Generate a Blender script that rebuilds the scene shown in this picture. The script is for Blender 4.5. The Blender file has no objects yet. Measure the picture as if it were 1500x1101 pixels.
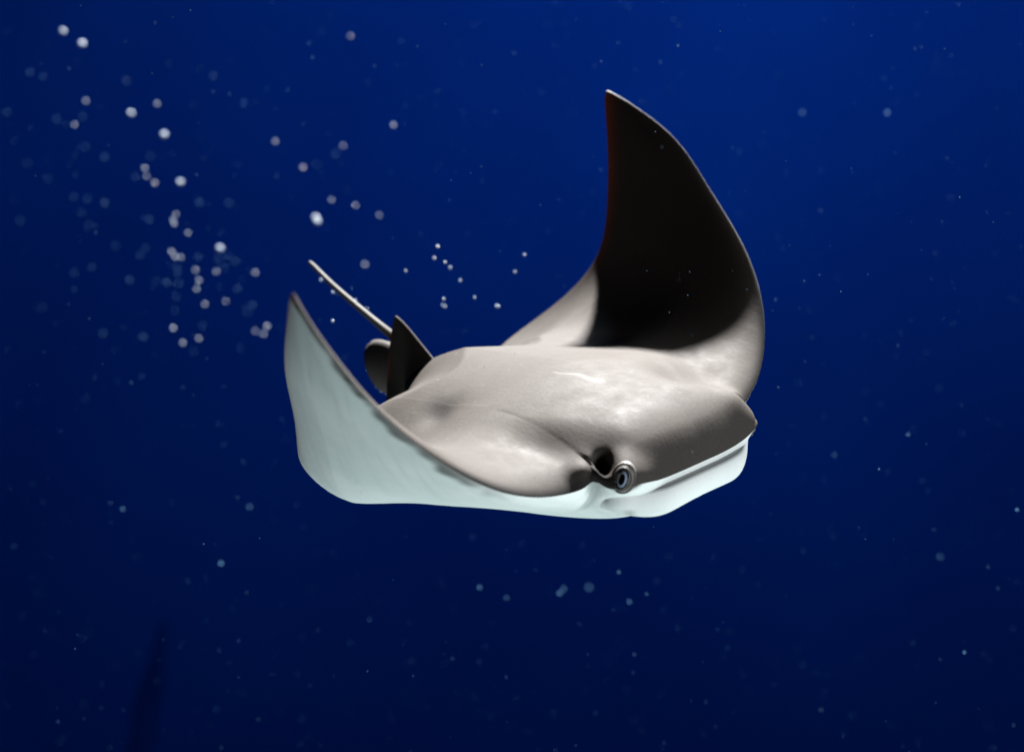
import bpy, bmesh, math, random
import numpy as np
from mathutils import Vector, Matrix

scene = bpy.context.scene
col = scene.collection
R = math.radians

# ------------------------------------------------------------------ camera
cam_d = bpy.data.cameras.new('camera')
cam = bpy.data.objects.new('camera', cam_d)
col.objects.link(cam)
cam_d.lens = 50.0
cam_d.sensor_width = 36.0
cam_d.clip_start = 0.02
cam_d.clip_end = 200.0
cam.location = (0, 0, 0)
cam.rotation_euler = (R(90), 0, 0)
cam_d.dof.use_dof = True
cam_d.dof.focus_distance = 1.25
cam_d.dof.aperture_fstop = 3.2
scene.camera = cam

# ------------------------------------------------------------------ light
world_ = bpy.data.worlds.new('World')
scene.world = world_
world_.use_nodes = True
bg = world_.node_tree.nodes['Background']
bg.inputs['Color'].default_value = (0.010, 0.045, 0.16, 1)
bg.inputs['Strength'].default_value = 0.05

def area(name, loc, target, size, power, color, size_y=None, spread=180):
    d = bpy.data.lights.new(name, 'AREA')
    d.energy = power
    d.color = color
    d.size = size
    d.spread = R(spread)
    if size_y:
        d.shape = 'RECTANGLE'
        d.size_y = size_y
    o = bpy.data.objects.new(name, d)
    col.objects.link(o)
    o.location = loc
    o.rotation_euler = (Vector(target) - Vector(loc)).to_track_quat('-Z', 'Y').to_euler()
    return o

KEY = area('tank_lamp', (0.57, 2.70, 3.2), (0.02, 1.5, -0.05), 0.24, 610, (1.0, 0.985, 0.97), spread=110)
FILL = area('floor_bounce_lamp', (0.2, 1.25, -1.65), (0.0, 1.3, -0.05), 1.2, 6.9, (0.86, 1.0, 0.99), spread=75)
HEAD_FILL = area('head_fill_lamp', (2.0, 0.25, 0.1), (0.15, 1.2, -0.06), 0.6, 5.5, (0.95, 0.97, 1.0), spread=60)  # added fill, softens the dark front of the head and the eye
WALL = area('wall_wash_lamp', (0.9, 4.2, 3.6), (0.3, 7.5, -1.0), 2.0, 150, (0.55, 0.75, 1.0), 1.0)

scene.view_settings.view_transform = 'Standard'
scene.view_settings.look = 'None'
scene.view_settings.gamma = 1.0
scene.view_settings.exposure = 0.0
scene.render.engine = 'CYCLES'
scene.cycles.use_denoising = True
scene.cycles.max_bounces = 6

# ------------------------------------------------------------------ helpers
def tag(o, label=None, cat=None, group=None, kind=None):
    if label: o['label'] = label
    if cat: o['category'] = cat
    if group: o['group'] = group
    if kind: o['kind'] = kind
    return o

def mesh_obj(name, verts, faces, mat=None, parent=None, smooth=True):
    me = bpy.data.meshes.new(name)
    me.from_pydata([tuple(v) for v in verts], [], faces)
    me.update()
    if smooth:
        me.polygons.foreach_set('use_smooth', [True] * len(me.polygons))
    o = bpy.data.objects.new(name, me)
    col.objects.link(o)
    if mat: me.materials.append(mat)
    if parent: o.parent = parent
    return o

def new_mat(name):
    m = bpy.data.materials.new(name)
    m.use_nodes = True
    nt = m.node_tree
    return m, nt, nt.nodes['Principled BSDF']

def nd(nt, t, **kw):
    n = nt.nodes.new(t)
    for k, v in kw.items():
        if k.startswith('i_'):
            n.inputs[k[2:].replace('_', ' ')].default_value = v
        else:
            setattr(n, k, v)
    return n

# ------------------------------------------------------------------ materials
def wall_material():
    m, nt, b = new_mat('deep_blue_paint')
    tc = nd(nt, 'ShaderNodeTexCoord')
    n1 = nd(nt, 'ShaderNodeTexNoise', i_Scale=0.7, i_Detail=4.0)
    mp = nd(nt, 'ShaderNodeMapRange')
    mp.inputs['From Min'].default_value = 0.3; mp.inputs['From Max'].default_value = 0.7
    mix = nd(nt, 'ShaderNodeMix', data_type='RGBA')
    mix.inputs['A'].default_value = (0.0010, 0.026, 0.20, 1)
    mix.inputs['B'].default_value = (0.0012, 0.034, 0.24, 1)
    nt.links.new(tc.outputs['Object'], n1.inputs['Vector'])
    nt.links.new(n1.outputs['Fac'], mp.inputs['Value'])
    nt.links.new(mp.outputs['Result'], mix.inputs['Factor'])
    nt.links.new(mix.outputs['Result'], b.inputs['Base Color'])
    b.inputs['Roughness'].default_value = 1.0
    b.inputs['Specular IOR Level'].default_value = 0.0
    return m

def skin_material():
    """pigment.R: 1 on the back, 0 on the belly; .G: near-black skin and painted-in shade; .B: pale scuffs; flat.xy: unrolled fin coordinates, flat.z: thin rear edge"""
    m, nt, b = new_mat('ray_skin')
    L = nt.links.new
    at = nd(nt, 'ShaderNodeAttribute', attribute_name='pigment')
    sep = nd(nt, 'ShaderNodeSeparateColor')
    L(at.outputs['Color'], sep.inputs['Color'])
    fl = nd(nt, 'ShaderNodeAttribute', attribute_name='flat')
    fs = nd(nt, 'ShaderNodeSeparateXYZ')
    L(fl.outputs['Vector'], fs.inputs['Vector'])
    tc = nd(nt, 'ShaderNodeTexCoord')
    n1 = nd(nt, 'ShaderNodeTexNoise', i_Scale=7.0, i_Detail=7.0, i_Roughness=0.62, i_Distortion=0.6)
    n2 = nd(nt, 'ShaderNodeTexNoise', i_Scale=230.0, i_Detail=4.0, i_Roughness=0.65)
    n3 = nd(nt, 'ShaderNodeTexNoise', i_Scale=46.0, i_Detail=5.0, i_Roughness=0.6)
    for n in (n1, n2, n3): L(tc.outputs['Object'], n.inputs['Vector'])

    def mixc(fac, A, B, blend='MIX'):
        x = nd(nt, 'ShaderNodeMix', data_type='RGBA', blend_type=blend)
        for s, v in (('Factor', fac), ('A', A), ('B', B)):
            if isinstance(v, tuple): x.inputs[s].default_value = v
            elif isinstance(v, float): x.inputs[s].default_value = v
            else: L(v, x.inputs[s])
        return x.outputs['Result']

    def rng(v, a0, a1, b0=0.0, b1=1.0):
        x = nd(nt, 'ShaderNodeMapRange')
        L(v, x.inputs['Value'])
        for i, q in enumerate((a0, a1, b0, b1)): x.inputs[1 + i].default_value = q
        return x.outputs['Result']

    def math_(op, A, B=None):
        x = nd(nt, 'ShaderNodeMath', operation=op)
        for i, v in enumerate((A, B)):
            if v is None: continue
            if isinstance(v, (int, float)): x.inputs[i].default_value = v
            else: L(v, x.inputs[i])
        return x.outputs[0]

    back = mixc(rng(n1.outputs['Fac'], .3, .7), (0.0435, 0.0390, 0.0355, 1), (0.052, 0.0478, 0.0448, 1))
    back = mixc(rng(n3.outputs['Fac'], .35, .75, 0.0, .16), back, (0.062, 0.057, 0.053, 1))
    # fine pale scratches: stretched noise in the unrolled coordinates
    mp = nd(nt, 'ShaderNodeMapping')
    mp.inputs['Scale'].default_value = (26, 190, 1); mp.inputs['Rotation'].default_value = (0, 0, 0.5)
    L(fl.outputs['Vector'], mp.inputs['Vector'])
    sc = nd(nt, 'ShaderNodeTexNoise', i_Scale=1.0, i_Detail=2.0)
    L(mp.outputs['Vector'], sc.inputs['Vector'])
    back = mixc(rng(sc.outputs['Fac'], .68, .78, 0.0, .40), back, (0.12, 0.114, 0.11, 1))
    vor = nd(nt, 'ShaderNodeTexVoronoi', i_Scale=34.0, i_Randomness=1.0)
    L(tc.outputs['Object'], vor.inputs['Vector'])
    back = mixc(rng(vor.outputs['Distance'], .03, .07, .6, 0.0), back, (0.12, 0.116, 0.112, 1))
    belly = mixc(rng(n1.outputs['Fac'], .3, .7), (0.62, 0.70, 0.69, 1), (0.76, 0.79, 0.78, 1))
    belly = mixc(rng(n3.outputs['Fac'], .55, .8, 0.0, .3), belly, (0.50, 0.56, 0.57, 1))
    big = nd(nt, 'ShaderNodeTexNoise', i_Scale=4.2, i_Detail=3.0, i_Distortion=1.2)
    L(tc.outputs['Object'], big.inputs['Vector'])
    back = mixc(rng(big.outputs['Fac'], .48, .68, 0.0, .55), back, (0.038, 0.0325, 0.0285, 1))
    fine = nd(nt, 'ShaderNodeTexNoise', i_Scale=420.0, i_Detail=2.0)
    L(tc.outputs['Object'], fine.inputs['Vector'])
    back = mixc(rng(fine.outputs['Fac'], .35, .7, .0, .5), back, (0.035, 0.031, 0.028, 1))
    belly = mixc(rng(big.outputs['Fac'], .45, .72, 0.0, .5), belly, (0.52, 0.57, 0.58, 1))
    mp3 = nd(nt, 'ShaderNodeMapping')
    mp3.inputs['Scale'].default_value = (150, 16, 1)
    L(fl.outputs['Vector'], mp3.inputs['Vector'])
    ry = nd(nt, 'ShaderNodeTexNoise', i_Scale=.6, i_Detail=2.0)
    L(mp3.outputs['Vector'], ry.inputs['Vector'])
    belly = mixc(rng(ry.outputs['Fac'], .5, .72, 0.0, .35), belly, (0.50, 0.56, 0.57, 1))
    c = mixc(sep.outputs['Red'], belly, back)
    c = mixc(sep.outputs['Blue'], c, (0.12, 0.117, 0.113, 1))
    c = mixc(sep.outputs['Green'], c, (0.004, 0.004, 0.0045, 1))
    L(c, b.inputs['Base Color'])
    L(rng(n3.outputs['Fac'], .3, .7, .55, .72), b.inputs['Roughness'])
    b.inputs['Specular IOR Level'].default_value = 0.04
    # fin rays: fine radiating ridges across the shoulder
    mp2 = nd(nt, 'ShaderNodeMapping')
    mp2.inputs['Scale'].default_value = (60, 330, 1); mp2.inputs['Rotation'].default_value = (0, 0, -0.35)
    L(fl.outputs['Vector'], mp2.inputs['Vector'])
    fr = nd(nt, 'ShaderNodeTexNoise', i_Scale=.55, i_Detail=2.0, i_Distortion=0.4)
    L(mp2.outputs['Vector'], fr.inputs['Vector'])
    h = math_('ADD', math_('MULTIPLY', n2.outputs['Fac'], .8), math_('MULTIPLY', fr.outputs['Fac'], .45))
    h = math_('ADD', h, math_('MULTIPLY', n3.outputs['Fac'], .45))
    bp = nd(nt, 'ShaderNodeBump', i_Strength=0.22, i_Distance=0.0010)
    L(h, bp.inputs['Height'])
    L(bp.outputs['Normal'], b.inputs['Normal'])
    # the thin rear edge lets light through
    tr = nd(nt, 'ShaderNodeBsdfTranslucent')
    tr.inputs['Color'].default_value = (0.30, 0.11, 0.035, 1)
    ms = nd(nt, 'ShaderNodeMixShader')
    L(math_('MULTIPLY', fs.outputs['Z'], 0.12), ms.inputs[0])
    L(b.outputs[0], ms.inputs[1]); L(tr.outputs[0], ms.inputs[2])
    L(ms.outputs[0], nt.nodes['Material Output'].inputs['Surface'])
    return m

def plain(name, colr, rough=.4, spec=.3, noise=None):
    m, nt, b = new_mat(name)
    b.inputs['Roughness'].default_value = rough
    b.inputs['Specular IOR Level'].default_value = spec
    tc = nd(nt, 'ShaderNodeTexCoord')
    n = nd(nt, 'ShaderNodeTexNoise', i_Scale=60.0 if noise is None else noise, i_Detail=4.0)
    nt.links.new(tc.outputs['Object'], n.inputs['Vector'])
    mx = nd(nt, 'ShaderNodeMix', data_type='RGBA')
    mx.inputs['A'].default_value = tuple(c * .8 for c in colr) + (1,)
    mx.inputs['B'].default_value = tuple(min(1, c * 1.2) for c in colr) + (1,)
    nt.links.new(n.outputs['Fac'], mx.inputs['Factor'])
    nt.links.new(mx.outputs['Result'], b.inputs['Base Color'])
    return m

M_WALL = wall_material()
M_SKIN = skin_material()
M_LID = plain('eyelid_skin', (0.085, 0.079, 0.075), .5, .25)
M_IRIS = plain('iris_blue_grey', (0.22, 0.28, 0.36), .2, .5)
M_PUPIL = plain('pupil_black', (0.002, 0.002, 0.003), .08, .6)
M_BUBBLE = plain('air_bubble', (0.26, 0.33, 0.42), .15, .6)
M_VEILED = plain('water_veiled_bubble', (0.055, 0.15, 0.30), .3, .3)  # blue veil of the water in between, painted into the bubble colour
M_MOTE = plain('drifting_mote', (0.04, 0.11, 0.20), .8, .1)

# ------------------------------------------------------------------ the tank
def build_tank_wall():
    # gently curved back wall of the tank
    v, f = [], []
    n = 48
    for i in range(n + 1):
        a = R(-75 + 150 * i / n)
        x = 9.0 * math.sin(a); y = -1.4 + 9.0 * math.cos(a)
        v += [(x, y, -6), (x, y, 8), ]
    for i in range(n):
        f.append((2*i, 2*i+2, 2*i+3, 2*i+1))
    o = mesh_obj('tank_wall', v, f, M_WALL)
    tag(o, kind='structure', label='deep blue rear wall of the aquarium tank')
build_tank_wall()

# ------------------------------------------------------------------ far rockwork, deep in the blue
def rock_material():
    m, nt, b = new_mat('blue_grey_rock')
    tc = nd(nt, 'ShaderNodeTexCoord')
    n1 = nd(nt, 'ShaderNodeTexNoise', i_Scale=5.0, i_Detail=6.0)
    nt.links.new(tc.outputs['Object'], n1.inputs['Vector'])
    mix = nd(nt, 'ShaderNodeMix', data_type='RGBA')
    mix.inputs['A'].default_value = (0.0011, 0.029, 0.215, 1)
    mix.inputs['B'].default_value = (0.0014, 0.037, 0.27, 1)
    nt.links.new(n1.outputs['Fac'], mix.inputs['Factor'])
    nt.links.new(mix.outputs['Result'], b.inputs['Base Color'])
    b.inputs['Roughness'].default_value = 1.0
    b.inputs['Specular IOR Level'].default_value = 0.0
    return m
M_ROCK = rock_material()

def rock(name, p0, p1, rad, seed, label, cat, group=None, spread_=3.0, rough=.25, flat_=.10):
    """uneven rock ridge between two points"""
    r = random.Random(seed); ph = [r.uniform(0, 6.28) for _ in range(6)]
    p0 = np.array(p0); p1 = np.array(p1); n, k = 44, 22
    ax = (p1 - p0) / np.linalg.norm(p1 - p0)
    u = np.cross(ax, [0, 1, 0]); u /= np.linalg.norm(u); w = np.cross(ax, u)
    v = []; f = []
    for i in range(n + 1):
        s = i / n
        rr = rad * math.sin(math.pi * min(max(s, .004), .996)) ** .6
        for j in range(k):
            a = 2 * math.pi * j / k
            q = rr * (1 + rough * (.22 * math.sin(9 * s + 2 * a + ph[0]) + .14 * math.sin(23 * s - 3 * a + ph[1]) + .10 * math.sin(41 * s + 5 * a + ph[2])))
            v.append(p0 + (p1 - p0) * s + u * q * math.cos(a) * (spread_ if math.cos(a) < 0 else 1) + w * q * flat_ * math.sin(a) + np.array([0, 0, .03 * math.sin(6 * s + ph[3])]))
    for i in range(n):
        for j in range(k):
            j2 = (j + 1) % k
            f.append((i*k + j, i*k + j2, (i+1)*k + j2, (i+1)*k + j))
    f.append(tuple(range(k))[::-1]); f.append(tuple(n*k + j for j in range(k)))
    o = mesh_obj(name, v, f, M_ROCK)
    return tag(o, label, cat, group)
spire = rock('rock_spire', (-2.05, 7.36, -2.6), (-1.80, 7.41, -1.22), .055, 8, 'slim dark upright rock spire standing in the far blue water', 'rock', spread_=1.0, rough=1.0, flat_=.3)
spire.data.materials[0] = plain('dark_rock', (0.0010, 0.021, 0.155), 1.0, 0.0, 6.0)

# ------------------------------------------------------------------ the ray
def spl(xk,yk,x):
    xk=np.asarray(xk,float);yk=np.asarray(yk,float);n=len(xk)
    h=np.diff(xk);A=np.zeros((n,n));r=np.zeros(n);A[0,0]=A[-1,-1]=1
    for i in range(1,n-1):
        A[i,i-1]=h[i-1];A[i,i]=2*(h[i-1]+h[i]);A[i,i+1]=h[i]
        r[i]=6*((yk[i+1]-yk[i])/h[i]-(yk[i]-yk[i-1])/h[i-1])
    m=np.linalg.solve(A,r)
    x=np.clip(x,xk[0],xk[-1])
    i=np.clip(np.searchsorted(xk,x)-1,0,n-2)
    d=x-xk[i];e=xk[i+1]-x;H=h[i]
    return (m[i]*e**3+m[i+1]*d**3)/(6*H)+(yk[i]/H-m[i]*H/6)*e+(yk[i+1]/H-m[i+1]*H/6)*d
AH=0.116
DX=[-.26,-.17,-.06,.06,.17,.26,.32,.38]
LA=[AH,.17,.25,.33,.40,.455,.5]
TA=[0.0,.06,.13,.21,.29,.37,.44,.5]
KA=[0.06,.14,.22,.32,.42,.5]
P0=dict(le=[.265,.25,.215,.165,.095,.01,-.12],
        te=[-.20,-.125,-.10,-.085,-.07,-.055,-.045],
        kl=[.5,2.5,4.5,4.5,3,1], kr=[.5,2.5,4.5,4.5,3,1],
        tl=[0.,0.,0.], tr=[0.,0.,0.],      # chordwise twist of curvature
        sl=[0.,0.], sr=[0.,0.],            # sweep shift
        hump=[.062], belly=[.035], dp=[.55,.92,.98,1,.99,.95,.90,.80], hd=[.095], sag=[0.,-.02], ter=[.035,.012],
        rot=[-0.9,0.25,0.0], pos=[0.05,1.9,-0.1])
KEYS=list(P0)
def pack(P): return np.concatenate([np.asarray(P[k],float) for k in KEYS])
def unpack(v):
    P={};i=0
    for k in KEYS:
        n=len(P0[k]);P[k]=v[i:i+n];i+=n
    return P
def lex(P,a):
    a=np.abs(a)
    hd=P['le'][0]+P['hd'][0]*np.clip(1-(np.minimum(a,AH)/AH)**3.0,0,1)**(1/2.0)
    return np.where(a<AH,hd,spl(LA,P['le'],a))+.005*np.sqrt(np.clip((.5-a)/.012,0,1))*(a>=AH)+.005*(a<AH)
def tex(P,a):
    r=np.where(np.asarray(a)<0,P['ter'][0]*np.exp(-((np.abs(a)-.20)/.05)**2)+P['ter'][1]*np.exp(-((np.abs(a)-.29)/.05)**2),0)
    return r+spl(TA,list(P['te'])+[P['le'][-1]],np.abs(a))-.005*np.sqrt(np.clip((.5-np.abs(a))/.012,0,1))
NI=60
def bend(P,x,ys):
    """flat (x,y) -> mid-surface point and unit normal; spanwise bend about the body axis"""
    x=np.asarray(x,float);ys=np.asarray(ys,float);out=np.zeros(x.shape+(3,));nor=np.zeros(x.shape+(3,))
    for side,k,t,s in ((1,'kl','tl','sl'),(-1,'kr','tr','sr')):
        m=(ys>=0) if side>0 else (ys<0)
        if not m.any(): continue
        a=np.abs(ys[m]);xx=x[m]
        u=(np.arange(NI)+.5)/NI
        aa=a[:,None]*u[None]                      # integrate
        g=np.linspace(0,.5,201)
        kk=np.where(g<KA[0],P[k][0]*g/KA[0],spl(KA,P[k],g))
        th=np.concatenate([[0],np.cumsum((kk[1:]+kk[:-1])/2*np.diff(g))])
        kt=spl([0,.17,.34,.5],[0]+list(P[t]),g)
        tt=np.concatenate([[0],np.cumsum((kt[1:]+kt[:-1])/2*np.diff(g))])
        TH=np.interp(aa,g,th)+xx[:,None]*np.interp(aa,g,tt)
        y=(np.cos(TH)).mean(1)*a; z=np.sin(TH).mean(1)*a
        te=np.interp(a,g,th)+xx*np.interp(a,g,tt)
        q=a/.5
        if side<0: z=z-P['sag'][0]*np.exp(-((a-.22)/.08)**2-((xx-P['sag'][1])/.12)**2)
        X=xx+P[s][0]*q**2+P[s][1]*q**3
        out[m]=np.stack([X,side*y,z],-1)
        nor[m]=np.stack([0*te,-side*np.sin(te),np.cos(te)],-1)
    return out,nor
def thick(P,x,a,t):
    a=np.abs(a)
    hump=P['hump'][0];bel=P['belly'][0]
    D=spl(DX,P['dp'],x)
    hw=np.clip((x-.205)/.09,0,1);hw=hw*hw*(3-2*hw)
    w=.19*(1-hw)+.115*hw
    rw=np.clip((-.03-x)/.12,0,1);rw=rw*rw*(3-2*rw)
    w=w*(1-rw)+.045*rw
    n=2.3*(1-hw)+6*hw+1.2*rw
    G=1/(1+(a/w)**n)*(1-np.clip(a/.5,0,1)**2)
    tw=.013*np.clip(1-a/.5,0,1)**.8+.0018
    blunt=np.clip(1-a/.11,0,1)**.5
    tt=np.clip(t,0,1)
    Ef=np.clip(1-tt,0,1); Er=tt
    ew=np.minimum(1,(Ef/.35+1e-9))**.5*np.minimum(1,Er/.6)**.8
    q=np.clip((a-.07)/.10,0,1);run=.17+.26*q*q*(3-2*q)
    off=np.linspace(-.042,.042,29)
    les=sum(np.cos(o_/.042*np.pi/2)**2*lex(P,np.clip(np.abs(a+o_),0,.5)) for o_ in off)/sum(np.cos(off/.042*np.pi/2)**2)
    mm=np.clip((a-.05)/.045,0,1);mm=mm*mm*(3-2*mm);les=lex(P,a)*(1-mm)+les*mm
    ch=np.maximum(lex(P,a)-tex(P,a),.02)
    far=np.clip((a-.2)/.1,0,1);les=les*(1-far)+lex(P,a)*far
    Es=np.clip((les-x)/ch,0,1);dl=Ef*ch
    edge=np.sqrt(np.clip(1-(1-np.clip(dl/(.017+.011*q),0,1))**2,0,1))
    edge=edge*(1-far)+far
    Es=np.maximum(Es,Ef*.15)
    eb=np.clip(1-np.clip(1-Es/run,0,1)**2.0,0,1)**.5*edge*np.minimum(1,Er/.25)**.6
    up=hump*D*G*eb+tw*ew
    dn=bel*np.clip(D,0,1)*(1/(1+(a/.16)**3))*eb+tw*ew*.8
    return up,dn
def rotm(r):
    yaw,pitch,roll=r
    cz,sz=np.cos(yaw),np.sin(yaw);cy,sy=np.cos(pitch),np.sin(pitch);cx,sx=np.cos(roll),np.sin(roll)
    Rz=np.array([[cz,-sz,0],[sz,cz,0],[0,0,1]]);Ry=np.array([[cy,0,sy],[0,1,0],[-sy,0,cy]]);Rx=np.array([[1,0,0],[0,cx,-sx],[0,sx,cx]])
    return Rz@Ry@Rx
S=0.9
def world(P,p): return (p*S)@rotm(P['rot']).T+np.asarray(P['pos'])
FPX=1500*50/36
def proj(w): return np.stack([750+FPX*w[...,0]/w[...,1],550.5-FPX*w[...,2]/w[...,1]],-1)
def surf(P,ys,ts,sgn=0,off=None):
    Y,T=np.meshgrid(ys,ts,indexing='ij');Y=Y.ravel();T=T.ravel()
    X=tex(P,Y)+(lex(P,Y)-tex(P,Y))*T
    m,n=bend(P,X,Y)
    up,dn=thick(P,X,Y,T)
    if sgn>0:m=m+n*up[:,None]
    if sgn<0:m=m-n*dn[:,None]
    return m

FIT = {"le": [0.2239, 0.2135, 0.1867, 0.144, 0.0917, 0.0468, -0.0236], "te": [-0.1504, -0.0957, -0.1331, -0.1248, -0.0676, -0.0454, -0.0322], "kl": [1.0457, 4.4174, 6.5577, 4.7914, 1.1991, -0.9084], "kr": [-0.2573, 3.6098, 4.8237, 1.7874, -1.2959, -2.6985], "tl": [-0.0302, -4.0344, 0.3523], "tr": [-2.874, -10.341, 1.9649], "sl": [-0.0527, 0.0141], "sr": [0.1663, 0.0728], "hump": [0.0548], "belly": [0.0519], "dp": [0.544, 0.95, 0.9854, 0.9965, 0.9374, 0.8766, 0.9222, 0.7963], "hd": [0.0486], "sag": [0.0483, -0.0623], "ter": [0.0325, 0.0089], "rot": [-0.7767, 0.1588, 0.238], "pos": [-0.0124, 1.3726, -0.0315]}
def ray_matrix():
    r = rotm(FIT['rot'])
    m = Matrix([list(r[i]) + [FIT['pos'][i]] for i in range(3)] + [[0, 0, 0, 1]])
    return m @ Matrix.Scale(S, 4)

def set_attr(o, pig, flat):
    me = o.data
    me.color_attributes.new('pigment', 'FLOAT_COLOR', 'POINT').data.foreach_set('color', np.ascontiguousarray(pig, np.float32).reshape(-1))
    me.attributes.new('flat', 'FLOAT_VECTOR', 'POINT').data.foreach_set('vector', np.ascontiguousarray(flat, np.float32).reshape(-1))

def smooth01(v, a, b):
    q = np.clip((v - a) / (b - a), 0, 1)
    return q * q * (3 - 2 * q)

EYE_C = (0.2645, 0.0975, 0.0125)
def eye_axis(s):
    ax = np.array([.60, 1.0 * s, .22]); return ax / np.linalg.norm(ax)

def back_point(x, y):
    """point and normal on the back at unrolled coordinates"""
    def p(x, y):
        x = np.array([x]); y = np.array([y])
        m, n = bend(FIT, x, y)
        u, _ = thick(FIT, x, y, (x - tex(FIT, y)) / (lex(FIT, y) - tex(FIT, y)))
        return (m + n * u[:, None])[0]
    c = p(x, y); e = 1e-3
    n = np.cross(p(x + e, y) - p(x - e, y), p(x, y + e) - p(x, y - e))
    return c, n / np.linalg.norm(n)

def build_body(parent):
    aw = np.concatenate([np.linspace(0, .15, 100), .15 + (.49995 - .15) * np.sin(np.linspace(0, 1, 100)[1:] * np.pi / 2)])
    ys = np.concatenate([-aw[::-1], aw[1:]])
    nt_ = 170
    ts = .5 - .5 * np.cos(np.linspace(0, 1, nt_) * np.pi)
    up = surf(FIT, ys, ts, 1).reshape(len(ys), nt_, 3)
    dn = surf(FIT, ys, ts, -1).reshape(len(ys), nt_, 3)
    loop = np.concatenate([up, dn[:, -2:0:-1]], 1)   # closed section: rear edge -> front edge on the back, then back along the belly
    n, k = loop.shape[:2]
    Y, T = np.meshgrid(ys, np.concatenate([ts, ts[-2:0:-1]]), indexing='ij')
    X = tex(FIT, Y.ravel()).reshape(Y.shape)
    X = X + (lex(FIT, Y.ravel()).reshape(Y.shape) - X) * T
    back = np.zeros((n, k)); back[:, :nt_] = 1
    A = np.abs(Y)
    pig = np.zeros((n, k, 4)); pig[..., 3] = 1
    chord = lex(FIT, Y.ravel()).reshape(Y.shape) - tex(FIT, Y.ravel()).reshape(Y.shape)
    dle = (1 - T) * chord; dte = T * chord
    # sculpting: bumps and hollows given at unrolled (x, y): radius, depth along the local normal
    base = loop.copy()
    for s in (1, -1):
        feats = [(.2375, .108 * s, .0092, -.016), (.219, .128 * s, .013, .002),   # spiracle and the groove behind it
                 
                 (.185, .135 * s, .022, -.003), (.160, .150 * s, .026, -.003),
                 
                 (.222, .123 * s, .014, .007), (.233, .117 * s, .009, .005),
                 (.252, .082 * s, .022, .007 if s > 0 else .0), (.195, .088 * s, .036, -.013 if s > 0 else .0), (.268, .094 * s, .020, .003),                                   # brow over the eye
                 (.036, .131 * s, .022, -.006),    # hollow beside the shoulder girdle
                 (.266, .081 * s, .020, .004)]                                   # nose pads
        for fx, fy, r, d in feats:
            c, nn = back_point(fx, fy)
            w = np.exp(-((base - c) ** 2).sum(-1) / (r * r))
            if d < -.015: w = w * smooth01(dle, .002, .014)
            loop += nn * (w * d)[..., None] * (back[..., None] if d < -.012 else 1)
        c = np.array([EYE_C[0], EYE_C[1] * s, EYE_C[2]]); ax = eye_axis(s)
        w = np.exp(-(((base - c) ** 2).sum(-1) / (.0190 ** 2)) ** 1.4)
        loop += ax * (w * (.0150 if s < 0 else .006))[..., None]
        eyeskin = np.exp(-((base - c) ** 2).sum(-1) / (.0185 ** 2))
        pig[..., 0] = np.maximum(pig[..., 0], smooth01(eyeskin, .25, .5))
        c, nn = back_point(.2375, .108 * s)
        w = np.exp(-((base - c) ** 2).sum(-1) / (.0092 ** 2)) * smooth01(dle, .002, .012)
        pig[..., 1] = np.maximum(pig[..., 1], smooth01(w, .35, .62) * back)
    # pigment
    wob = .004 * np.sin(Y * 90) + .003 * np.sin(Y * 217 + 1)
    head = 1 - smooth01(A, .10, .125)
    pig[..., 0] = np.maximum(pig[..., 0], back)
    rim = (1 - back) * smooth01(A, .2, .3) * (1 - smooth01(dle + wob, .003, .016))
    pig[..., 0] = np.maximum(pig[..., 0], .8 * rim)
    # dark line along the front edge near the shoulder, worn patches further out
    line = np.exp(-(dle / .006) ** 2) * smooth01(A, .10, .14) * (1 - smooth01(A, .26, .36)) * back
    worn = np.exp(-((dle - .006) / .004) ** 2) * smooth01(np.sin(Y * 310 + 2 * np.sin(Y * 77)), .3, .8) * np.exp(-((A - .43) / .035) ** 2) * (1 - back)
    pig[..., 1] = np.maximum(pig[..., 1], np.clip(.85 * line + .85 * worn, 0, 1))
    # dusky smudge behind the shoulder, with the hollow's shade painted in
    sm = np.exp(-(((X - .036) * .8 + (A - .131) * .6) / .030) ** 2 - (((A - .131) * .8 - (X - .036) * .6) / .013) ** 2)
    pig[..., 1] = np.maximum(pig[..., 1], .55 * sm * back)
    # healed pale scar on the back
    p0 = np.array([.112, -.030]); p1 = np.array([.166, -.020])
    d = p1 - p0; q = ((X - p0[0]) * d[0] + (Y - p0[1]) * d[1]) / (d @ d)
    qq = np.clip(q, 0, 1)
    dist = np.hypot(X - p0[0] - d[0] * qq, Y - p0[1] - d[1] * qq + .002 * np.sin(qq * 9))
    pig[..., 2] = back * np.exp(-(dist / (.0014 + .0022 * qq)) ** 2) * (.25 + .6 * qq)
    thin = np.exp(-(dte / .018) ** 2) * smooth01(A, .14, .26)
    flat = np.stack([X, Y, thin], -1)
    faces = []
    for i in range(n - 1):
        for j in range(k):
            j2 = (j + 1) % k
            faces.append((i*k + j, i*k + j2, (i+1)*k + j2, (i+1)*k + j))
    faces.append(tuple(range(k))[::-1]); faces.append(tuple((n-1)*k + j for j in range(k)))
    o = mesh_obj('body', loop.reshape(-1, 3), faces, M_SKIN, parent)
    set_attr(o, pig, flat)
    return o

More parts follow.
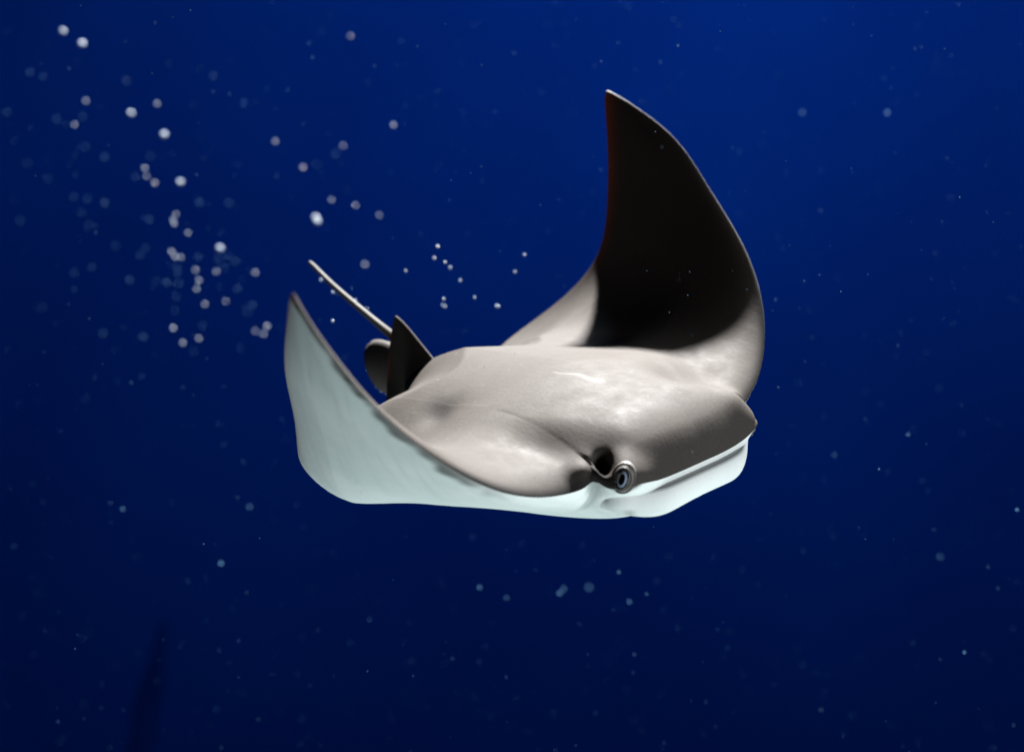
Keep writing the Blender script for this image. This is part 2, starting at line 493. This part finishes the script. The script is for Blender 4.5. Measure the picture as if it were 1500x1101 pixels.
def tube(name, path, parent, pigf, sides=20, sub=6, squash=1.0):
    """tapered tube through (x, y, z, radius) stations"""
    p = np.array(path, float); s = np.arange(len(p)); q = np.linspace(0, len(p) - 1, (len(p) - 1) * sub + 1)
    c = np.stack([spl(s, p[:, i], q) for i in range(4)], -1)
    tg = np.gradient(c[:, :3], axis=0); tg /= np.linalg.norm(tg, axis=1)[:, None]
    sd = np.array([0, 1.0, 0]); v = []; f = []
    for i in range(len(c)):
        u = np.cross(tg[i], sd); u /= np.linalg.norm(u); w = np.cross(u, tg[i])
        for j in range(sides):
            a = 2 * np.pi * j / sides
            v.append(c[i, :3] + c[i, 3] * (np.cos(a) * u + squash * np.sin(a) * w))
    for i in range(len(c) - 1):
        for j in range(sides):
            j2 = (j + 1) % sides
            f.append((i*sides + j, i*sides + j2, (i+1)*sides + j2, (i+1)*sides + j))
    f.append(tuple(range(sides))[::-1]); f.append(tuple((len(c)-1)*sides + j for j in range(sides)))
    o = mesh_obj(name, v, f, M_SKIN, parent)
    v = np.array(v); pig = np.zeros((len(v), 4)); pig[:, 3] = 1; pig[:, 0] = 1
    pigf(v, pig)
    set_attr(o, pig, np.stack([v[:, 0], v[:, 1], 0 * v[:, 0]], -1))
    return o

def blade(name, front, rear, side_dir, half, parent, bulge=None, thin_rear=.5, n=26, k=22):
    """fin lofted between a front-edge and a rear-edge curve; side_dir is the thickness direction"""
    def cv(pts, q):
        pts = np.array(pts, float); s = np.linspace(0, 1, len(pts))
        return np.stack([spl(s, pts[:, i], q) for i in range(3)], -1)
    q = np.linspace(0, 1, n); F = cv(front, q); B = cv(rear, q)
    t = .5 - .5 * np.cos(np.linspace(0, 1, k) * np.pi)
    sd = np.array(side_dir, float); sd /= np.linalg.norm(sd)
    v = []; fl = []
    for i in range(n):
        hw = half * (1 - .8 * q[i])
        prof = hw * np.sqrt(np.clip(1 - (1 - np.minimum(t / .3, 1)) ** 2, 0, 1)) * np.clip((1 - t) / .7, 0, 1) ** .7
        mid = F[i] + (B[i] - F[i]) * t[:, None]
        if bulge is not None: mid = mid + np.array([bulge(q[i], tt) for tt in t])
        ring = np.concatenate([mid + sd * prof[:, None], (mid - sd * prof[:, None])[-2:0:-1]])
        v += list(ring)
        th = np.concatenate([t, t[-2:0:-1]])
        fl += [(m[0], m[2], thin_rear * np.exp(-((1 - a) / .16) ** 2)) for m, a in zip(ring, th)]
    m_ = 2 * k - 2; f = []
    for i in range(n - 1):
        for j in range(m_):
            j2 = (j + 1) % m_
            f.append((i*m_ + j, i*m_ + j2, (i+1)*m_ + j2, (i+1)*m_ + j))
    f.append(tuple(range(m_))[::-1]); f.append(tuple((n-1)*m_ + j for j in range(m_)))
    o = mesh_obj(name, v, f, M_SKIN, parent)
    pig = np.zeros((len(v), 4)); pig[:, 3] = 1; pig[:, 0] = 1
    set_attr(o, pig, np.array(fl))
    return o

def build_lobe(parent):
    """fleshy lobe slung under the snout, from one cheek round the front to the other"""
    n, k = 90, 20
    v = []; pg = []
    s = np.linspace(-1, 1, n)
    yy = np.sign(s) * .150 * np.abs(s) ** .9
    xx = np.where(np.abs(yy) < AH, FIT['le'][0] + .005 + FIT['hd'][0] * np.sqrt(np.clip(1 - (np.abs(yy) / AH) ** 3, 0, 1)), FIT['le'][0] - (np.abs(yy) - AH) * .9)
    m, nn = bend(FIT, xx, yy)
    c0 = np.array([.18, 0, 0])
    dep = .026 * (1 - np.abs(s) ** 2.6) ** .8 * (1 + .25 * np.exp(-((np.abs(s) - .5) / .25) ** 2)) * (1 - .45 * smooth01(s, .2, .6)) + .001
    for i in range(n):
        out = m[i] - c0; out[2] = 0; out /= np.linalg.norm(out)
        dwn = -nn[i]
        for j in range(k):
            a = 2 * np.pi * j / k
            r = np.cos(a); w = np.sin(a)      # r: -1 root .. 1 margin
            q = .5 + .5 * r
            thk = .010 * (1 - .55 * q)
            p = m[i] + out * (-.0045 - .008 * smooth01(abs(s[i]), .3, .6) - .014 * abs(s[i]) ** 8 + .004 * q + thk * w) + dwn * (.0055 + dep[i] * q)
            v.append(p)
            pg.append((0, .92 * np.exp(-((q - .07) / .085) ** 2) * smooth01(.75 - abs(s[i]), 0, .3) + .55 * np.exp(-((s[i] + .62) / .035) ** 2) * np.exp(-((q - .86) / .12) ** 2), 0, 1))  # crease shade below the snout painted in, plus a small dark mark
    f = []
    for i in range(n - 1):
        for j in range(k):
            j2 = (j + 1) % k
            f.append((i*k + j, i*k + j2, (i+1)*k + j2, (i+1)*k + j))
    f.append(tuple(range(k))[::-1]); f.append(tuple((n-1)*k + j for j in range(k)))
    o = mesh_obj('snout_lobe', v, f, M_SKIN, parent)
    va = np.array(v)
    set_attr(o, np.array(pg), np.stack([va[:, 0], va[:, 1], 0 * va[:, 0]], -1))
    o['label'] = 'pale fleshy lobe under the snout'
    return o

def cap_mesh(name, mat, parent, centre, axis, upv, prof, sx=1.0, sy=1.0, seg=40):
    """surface of revolution about axis; prof = (radius, height) pairs; sx, sy stretch across"""
    ax = Vector(axis).normalized(); u = Vector(upv); u = (u - ax * u.dot(ax)).normalized(); w = ax.cross(u)
    v = []; f = []
    for r, h in prof:
        for j in range(seg):
            a = 2 * math.pi * j / seg
            v.append(Vector(centre) + ax * h + u * (r * sy * math.cos(a)) + w * (r * sx * math.sin(a)))
    for i in range(len(prof) - 1):
        for j in range(seg):
            j2 = (j + 1) % seg
            f.append((i*seg + j, i*seg + j2, (i+1)*seg + j2, (i+1)*seg + j))
    f.append(tuple((len(prof)-1)*seg + j for j in range(seg)))
    return mesh_obj(name, v, f, mat, parent)

def build_eye(parent, s, bodyv):
    ax = eye_axis(s)
    c0 = np.array([EYE_C[0], EYE_C[1] * s, EYE_C[2]]) + np.array([-.002, 0, -.003])
    rel = bodyv - c0; h = rel @ ax; rad = np.linalg.norm(rel - h[:, None] * ax, axis=1)
    top = h[(rad < .004) & (np.abs(h) < .05)].max()
    r = .0138
    c = c0 + ax * (top - r + (.0016 if s < 0 else -.003))
    up_ = (.30, 0, 1)
    def dome(a0, a1, n, rr, lift=0.0):
        return [(rr * math.sin(q), rr * math.cos(q) + lift) for q in np.linspace(a0, a1, n)]
    e = cap_mesh('eye', M_LID, parent, c, ax, up_, dome(R(80), R(1), 20, r), sx=.86, sy=1.12)
    for k, (rr, tk) in enumerate(((.0121, .0008), (.0091, .0007))):       # folds of the eyelid
        z = math.sqrt(r*r - rr*rr)
        ring = [(rr + tk * math.cos(q), z + tk * math.sin(q)) for q in np.linspace(-.6, math.pi + .2, 9)]
        cap = cap_mesh('eyelid', M_LID, e, c, ax, up_, ring, sx=.86, sy=1.12)
        bm = bmesh.new(); bm.from_mesh(cap.data)
        bmesh.ops.delete(bm, geom=[f for f in bm.faces if len(f.verts) > 4], context='FACES'); bm.to_mesh(cap.data); bm.free()
    cap_mesh('iris_rim', M_PUPIL, e, c, ax, up_, dome(R(33), R(2), 10, r, .0002), sx=.80, sy=1.18)
    cap_mesh('iris', M_IRIS, e, c, ax, up_, dome(R(26), R(2), 10, r, .0005), sx=.72, sy=1.25)
    cap_mesh('pupil', M_PUPIL, e, c, ax, up_, dome(R(17), R(2), 10, r, .0008), sx=.66, sy=1.28)
    return e

ray = bpy.data.objects.new('stingray', None)
col.objects.link(ray)
ray.matrix_world = ray_matrix()
tag(ray, 'pale grey ray with raised wings and white belly gliding through blue water', 'ray')
body = build_body(ray)
lobe = build_lobe(ray)
bv = np.empty(len(body.data.vertices) * 3, np.float32); body.data.vertices.foreach_get('co', bv); bv = bv.reshape(-1, 3).astype(float)
eye_r = build_eye(ray, -1, bv); eye_l = build_eye(ray, 1, bv)
def tail_pig(v, pig):
    pig[:, 2] = .7 * smooth01(-v[:, 0], .15, .22)
tail = tube('tail', [(-0.0930, .006, 0.0160, .010), (-0.1230, .010, 0.0240, .011), (-0.1480, .012, 0.0340, .010), (-0.1710, .010, 0.0470, .0064), (-0.1930, .006, 0.0605, .0046), (-0.2180, .003, 0.0745, .0038),
             (-0.2650, 0, 0.0990, .0033), (-0.2950, 0, 0.1150, .0030), (-0.3125, 0, 0.1250, .0026), (-0.3155, 0, 0.1265, .0014)], ray, tail_pig)
fin = blade('dorsal_fin', [(-.088, 0, .030), (-.116, 0, .051), (-.143, 0, .0715), (-.1605, 0, .081)],
            [(-.193, 0, -.034), (-.184, 0, .014), (-.173, 0, .056), (-.1640, 0, .080)], (0, 1, 0), .0065, ray, thin_rear=.9)
fin['label'] = 'small pointed fin at the base of the tail'
def pelvic_pig(v, pig):
    pig[:, 2] = .35
for s in (1, -1):
    dz = -.022 if s > 0 else -.080
    tube('pelvic_fin', [(-0.1400, .016*s, .010 + dz, .012), (-0.1800, .024*s, .022 + dz, .026), (-0.2150, .027*s, .026 + dz, .033), (-0.2420, .030*s, .025 + dz, .030), (-0.2580, .032*s, .022 + dz, .018), (-0.2640, .033*s, .020 + dz, .004)],
         ray, pelvic_pig, squash=.36)

# ------------------------------------------------------------------ bubbles
rng_ = random.Random(7)
FP = 1500 * 50 / 36
def at(u, v, depth):
    return ((u - 750) / FP * depth, depth, (550.5 - v) / FP * depth)

def bubble_mesh(name, seed, lod=2):
    bm = bmesh.new()
    bmesh.ops.create_icosphere(bm, subdivisions=lod, radius=1.0)
    r = random.Random(seed); a, b_ = r.uniform(0, 6), r.uniform(0, 6)
    for v in bm.verts:     # flattened, slightly wobbling bubble
        x, y, z = v.co
        k = 1 + .05 * math.sin(3 * math.atan2(y, x) + a) * (1 - z*z) + .04 * math.sin(2.5 * z + b_)
        v.co = (x*k, y*k, z*k*.84)
    for f in bm.faces: f.smooth = True
    me = bpy.data.meshes.new(name); bm.to_mesh(me); bm.free()
    me.materials.append(M_BUBBLE)
    return me
BM = [bubble_mesh('bubble', s) for s in range(4)]

def bubble(u, v, depth, diam, label, group, mat=None):
    o = bpy.data.objects.new('bubble', rng_.choice(BM))
    col.objects.link(o)
    o.location = at(u, v, depth)
    if mat:
        o.material_slots[0].link = 'OBJECT'; o.material_slots[0].material = mat
    o.scale = (diam/2,) * 3
    o.rotation_euler = (rng_.uniform(-.4, .4), rng_.uniform(-.4, .4), rng_.uniform(0, 6))
    tag(o, label, 'bubble', group)

K = 1 / 1.9657
bright = [(180,91),(235,127),(376,327),(471,389),(518,525),(632,716),(913,638),(908,627)]
mid = [(246,292),(451,300),(214,361),(1009,106),(1132,361),(541,672),(493,725),(520,741),(589,877),(1023,592),(954,577),(872,483),(792,408),
       (1091,621),(497,635),(506,618),(501,645),(503,740),(562,779),(572,808),(565,834),(649,868),(622,783),(734,786),(734,954),(768,940),
       (758,963),(498,946),(572,975),(526,988),(987,421),(416,485),(421,509),(445,528),(1050,762)]
dim = [(86,210),(123,220),(363,234),(612,219),(238,336),(162,344),(245,424),(300,453),(433,450),(389,509),(212,568),(250,572),(301,585),
       (574,584),(658,585),(234,613),(255,648),(429,632),(332,709),(420,715),(402,735),(569,741),(628,745),(656,735),(676,753),(643,772),
       (509,770),(510,785),(214,785),(263,770),(449,809),(479,815),(514,815),(373,807),(684,832),(508,853),(503,895),(582,938),(557,1012),
       (692,1003),(715,900),(726,880),(18,324),(78,470),(136,515),(966,444),(913,473),(701,297),(57,636),(296,960),(412,970),(122,886)]
sharp = [(641,361),(636,378),(652,384),(659,392),(674,411),(695,436),(650,438),(648,447),(652,449),(594,397),(768,373),(754,398),(727,448),(730,449),
         (470,410),(487,428),(520,440),(487,470),(538,452),(552,566),(558,572),(566,576)]
for i, (u, v) in enumerate(bright):
    lab = ('bright white air bubble of a lone pair at the top of the stream', 'bright white air bubble among paler bubbles in the stream',
           'bright white air bubble of a touching pair above the tail tip')[0 if i < 2 else 2 if i >= 6 else 1]
    bubble(u*K, v*K, rng_.uniform(2.5, 2.75), rng_.uniform(.011, .013), lab, 'bright air bubbles')
for u, v in mid:
    lab = 'pale grey air bubble in the loose scatter above the tail' if u*K > 390 else 'pale grey air bubble in the dense rising stream of bubbles'
    bubble(u*K, v*K, rng_.uniform(2.4, 2.7), rng_.uniform(.0048, .0066), lab, 'pale air bubbles')
for u, v in dim:
    bubble(u*K, v*K, rng_.uniform(2.9, 3.5), rng_.uniform(.0036, .0048), 'dim blue blurred air bubble deep behind the paler bubbles of the stream', 'dim air bubbles', M_VEILED)
for u, v in sharp:
    lab = ('tiny sharp white air bubble beside the thin tail' if u < 545 else 'tiny sharp white air bubble under the rounded pelvic fin' if v > 500
           else 'tiny sharp white air bubble in the water above the back of the ray')
    bubble(u, v, rng_.uniform(1.55, 1.72), rng_.uniform(.0026, .0038), lab, 'tiny air bubbles by the tail')

# ------------------------------------------------------------------ suspended motes
def build_motes():
    r = random.Random(21); v = []; f = []
    def mote(c, s):
        b0 = len(v)
        for q in ((1, 0, -.5), (-.6, .9, -.4), (-.5, -.8, -.3), (.1, .1, 1)):
            v.append((c[0] + s*q[0]*r.uniform(.6, 1.2), c[1] + s*q[1]*r.uniform(.6, 1.2), c[2] + s*q[2]*r.uniform(.6, 1.2)))
        f.extend([(b0, b0+1, b0+3), (b0+1, b0+2, b0+3), (b0+2, b0, b0+3), (b0, b0+2, b0+1)])
    for _ in range(2200):
        d = r.uniform(.8, 4.5)
        mote(at(r.uniform(-250, 1750), r.uniform(-200, 1300), d), r.uniform(.0003, .0007) * (1 if d < 1.6 else 1.5))
    for u, w, d, s in [(1406,289,1.3,.0016),(1247,247,1.35,.0016),(1178,411,1.3,.0012),(1232,427,1.3,.0018),(993,67,1.5,.0022),(960,193,1.2,.0012),(1330,636,1.7,.003),
                       (1288,687,1.4,.0022),(1490,746,1.6,.003),(1377,815,2.4,.005),(1413,955,1.6,.003),(906,838,1.6,.004),(825,862,2.2,.005),(862,860,2.8,.007),
                       (922,881,1.9,.004),(702,860,1.9,.0042),(742,875,2.0,.0035),(947,870,1.6,.0026),(819,868,2.0,.005),(1222,666,2.0,.004),(1140,567,1.4,.0015),
                       (880,90,1.4,.0016),(1175,165,2.4,.006),(1300,165,2.4,.007),(180,745,1.9,.005),(323,825,2.0,.005),(365,742,2.2,.004)]:
        mote(at(u, w, d), s * .62)
    o = mesh_obj('suspended_motes', v, f, M_MOTE, smooth=False)
    tag(o, 'fine pale specks drifting through the blue water', 'motes', kind='stuff')
build_motes()
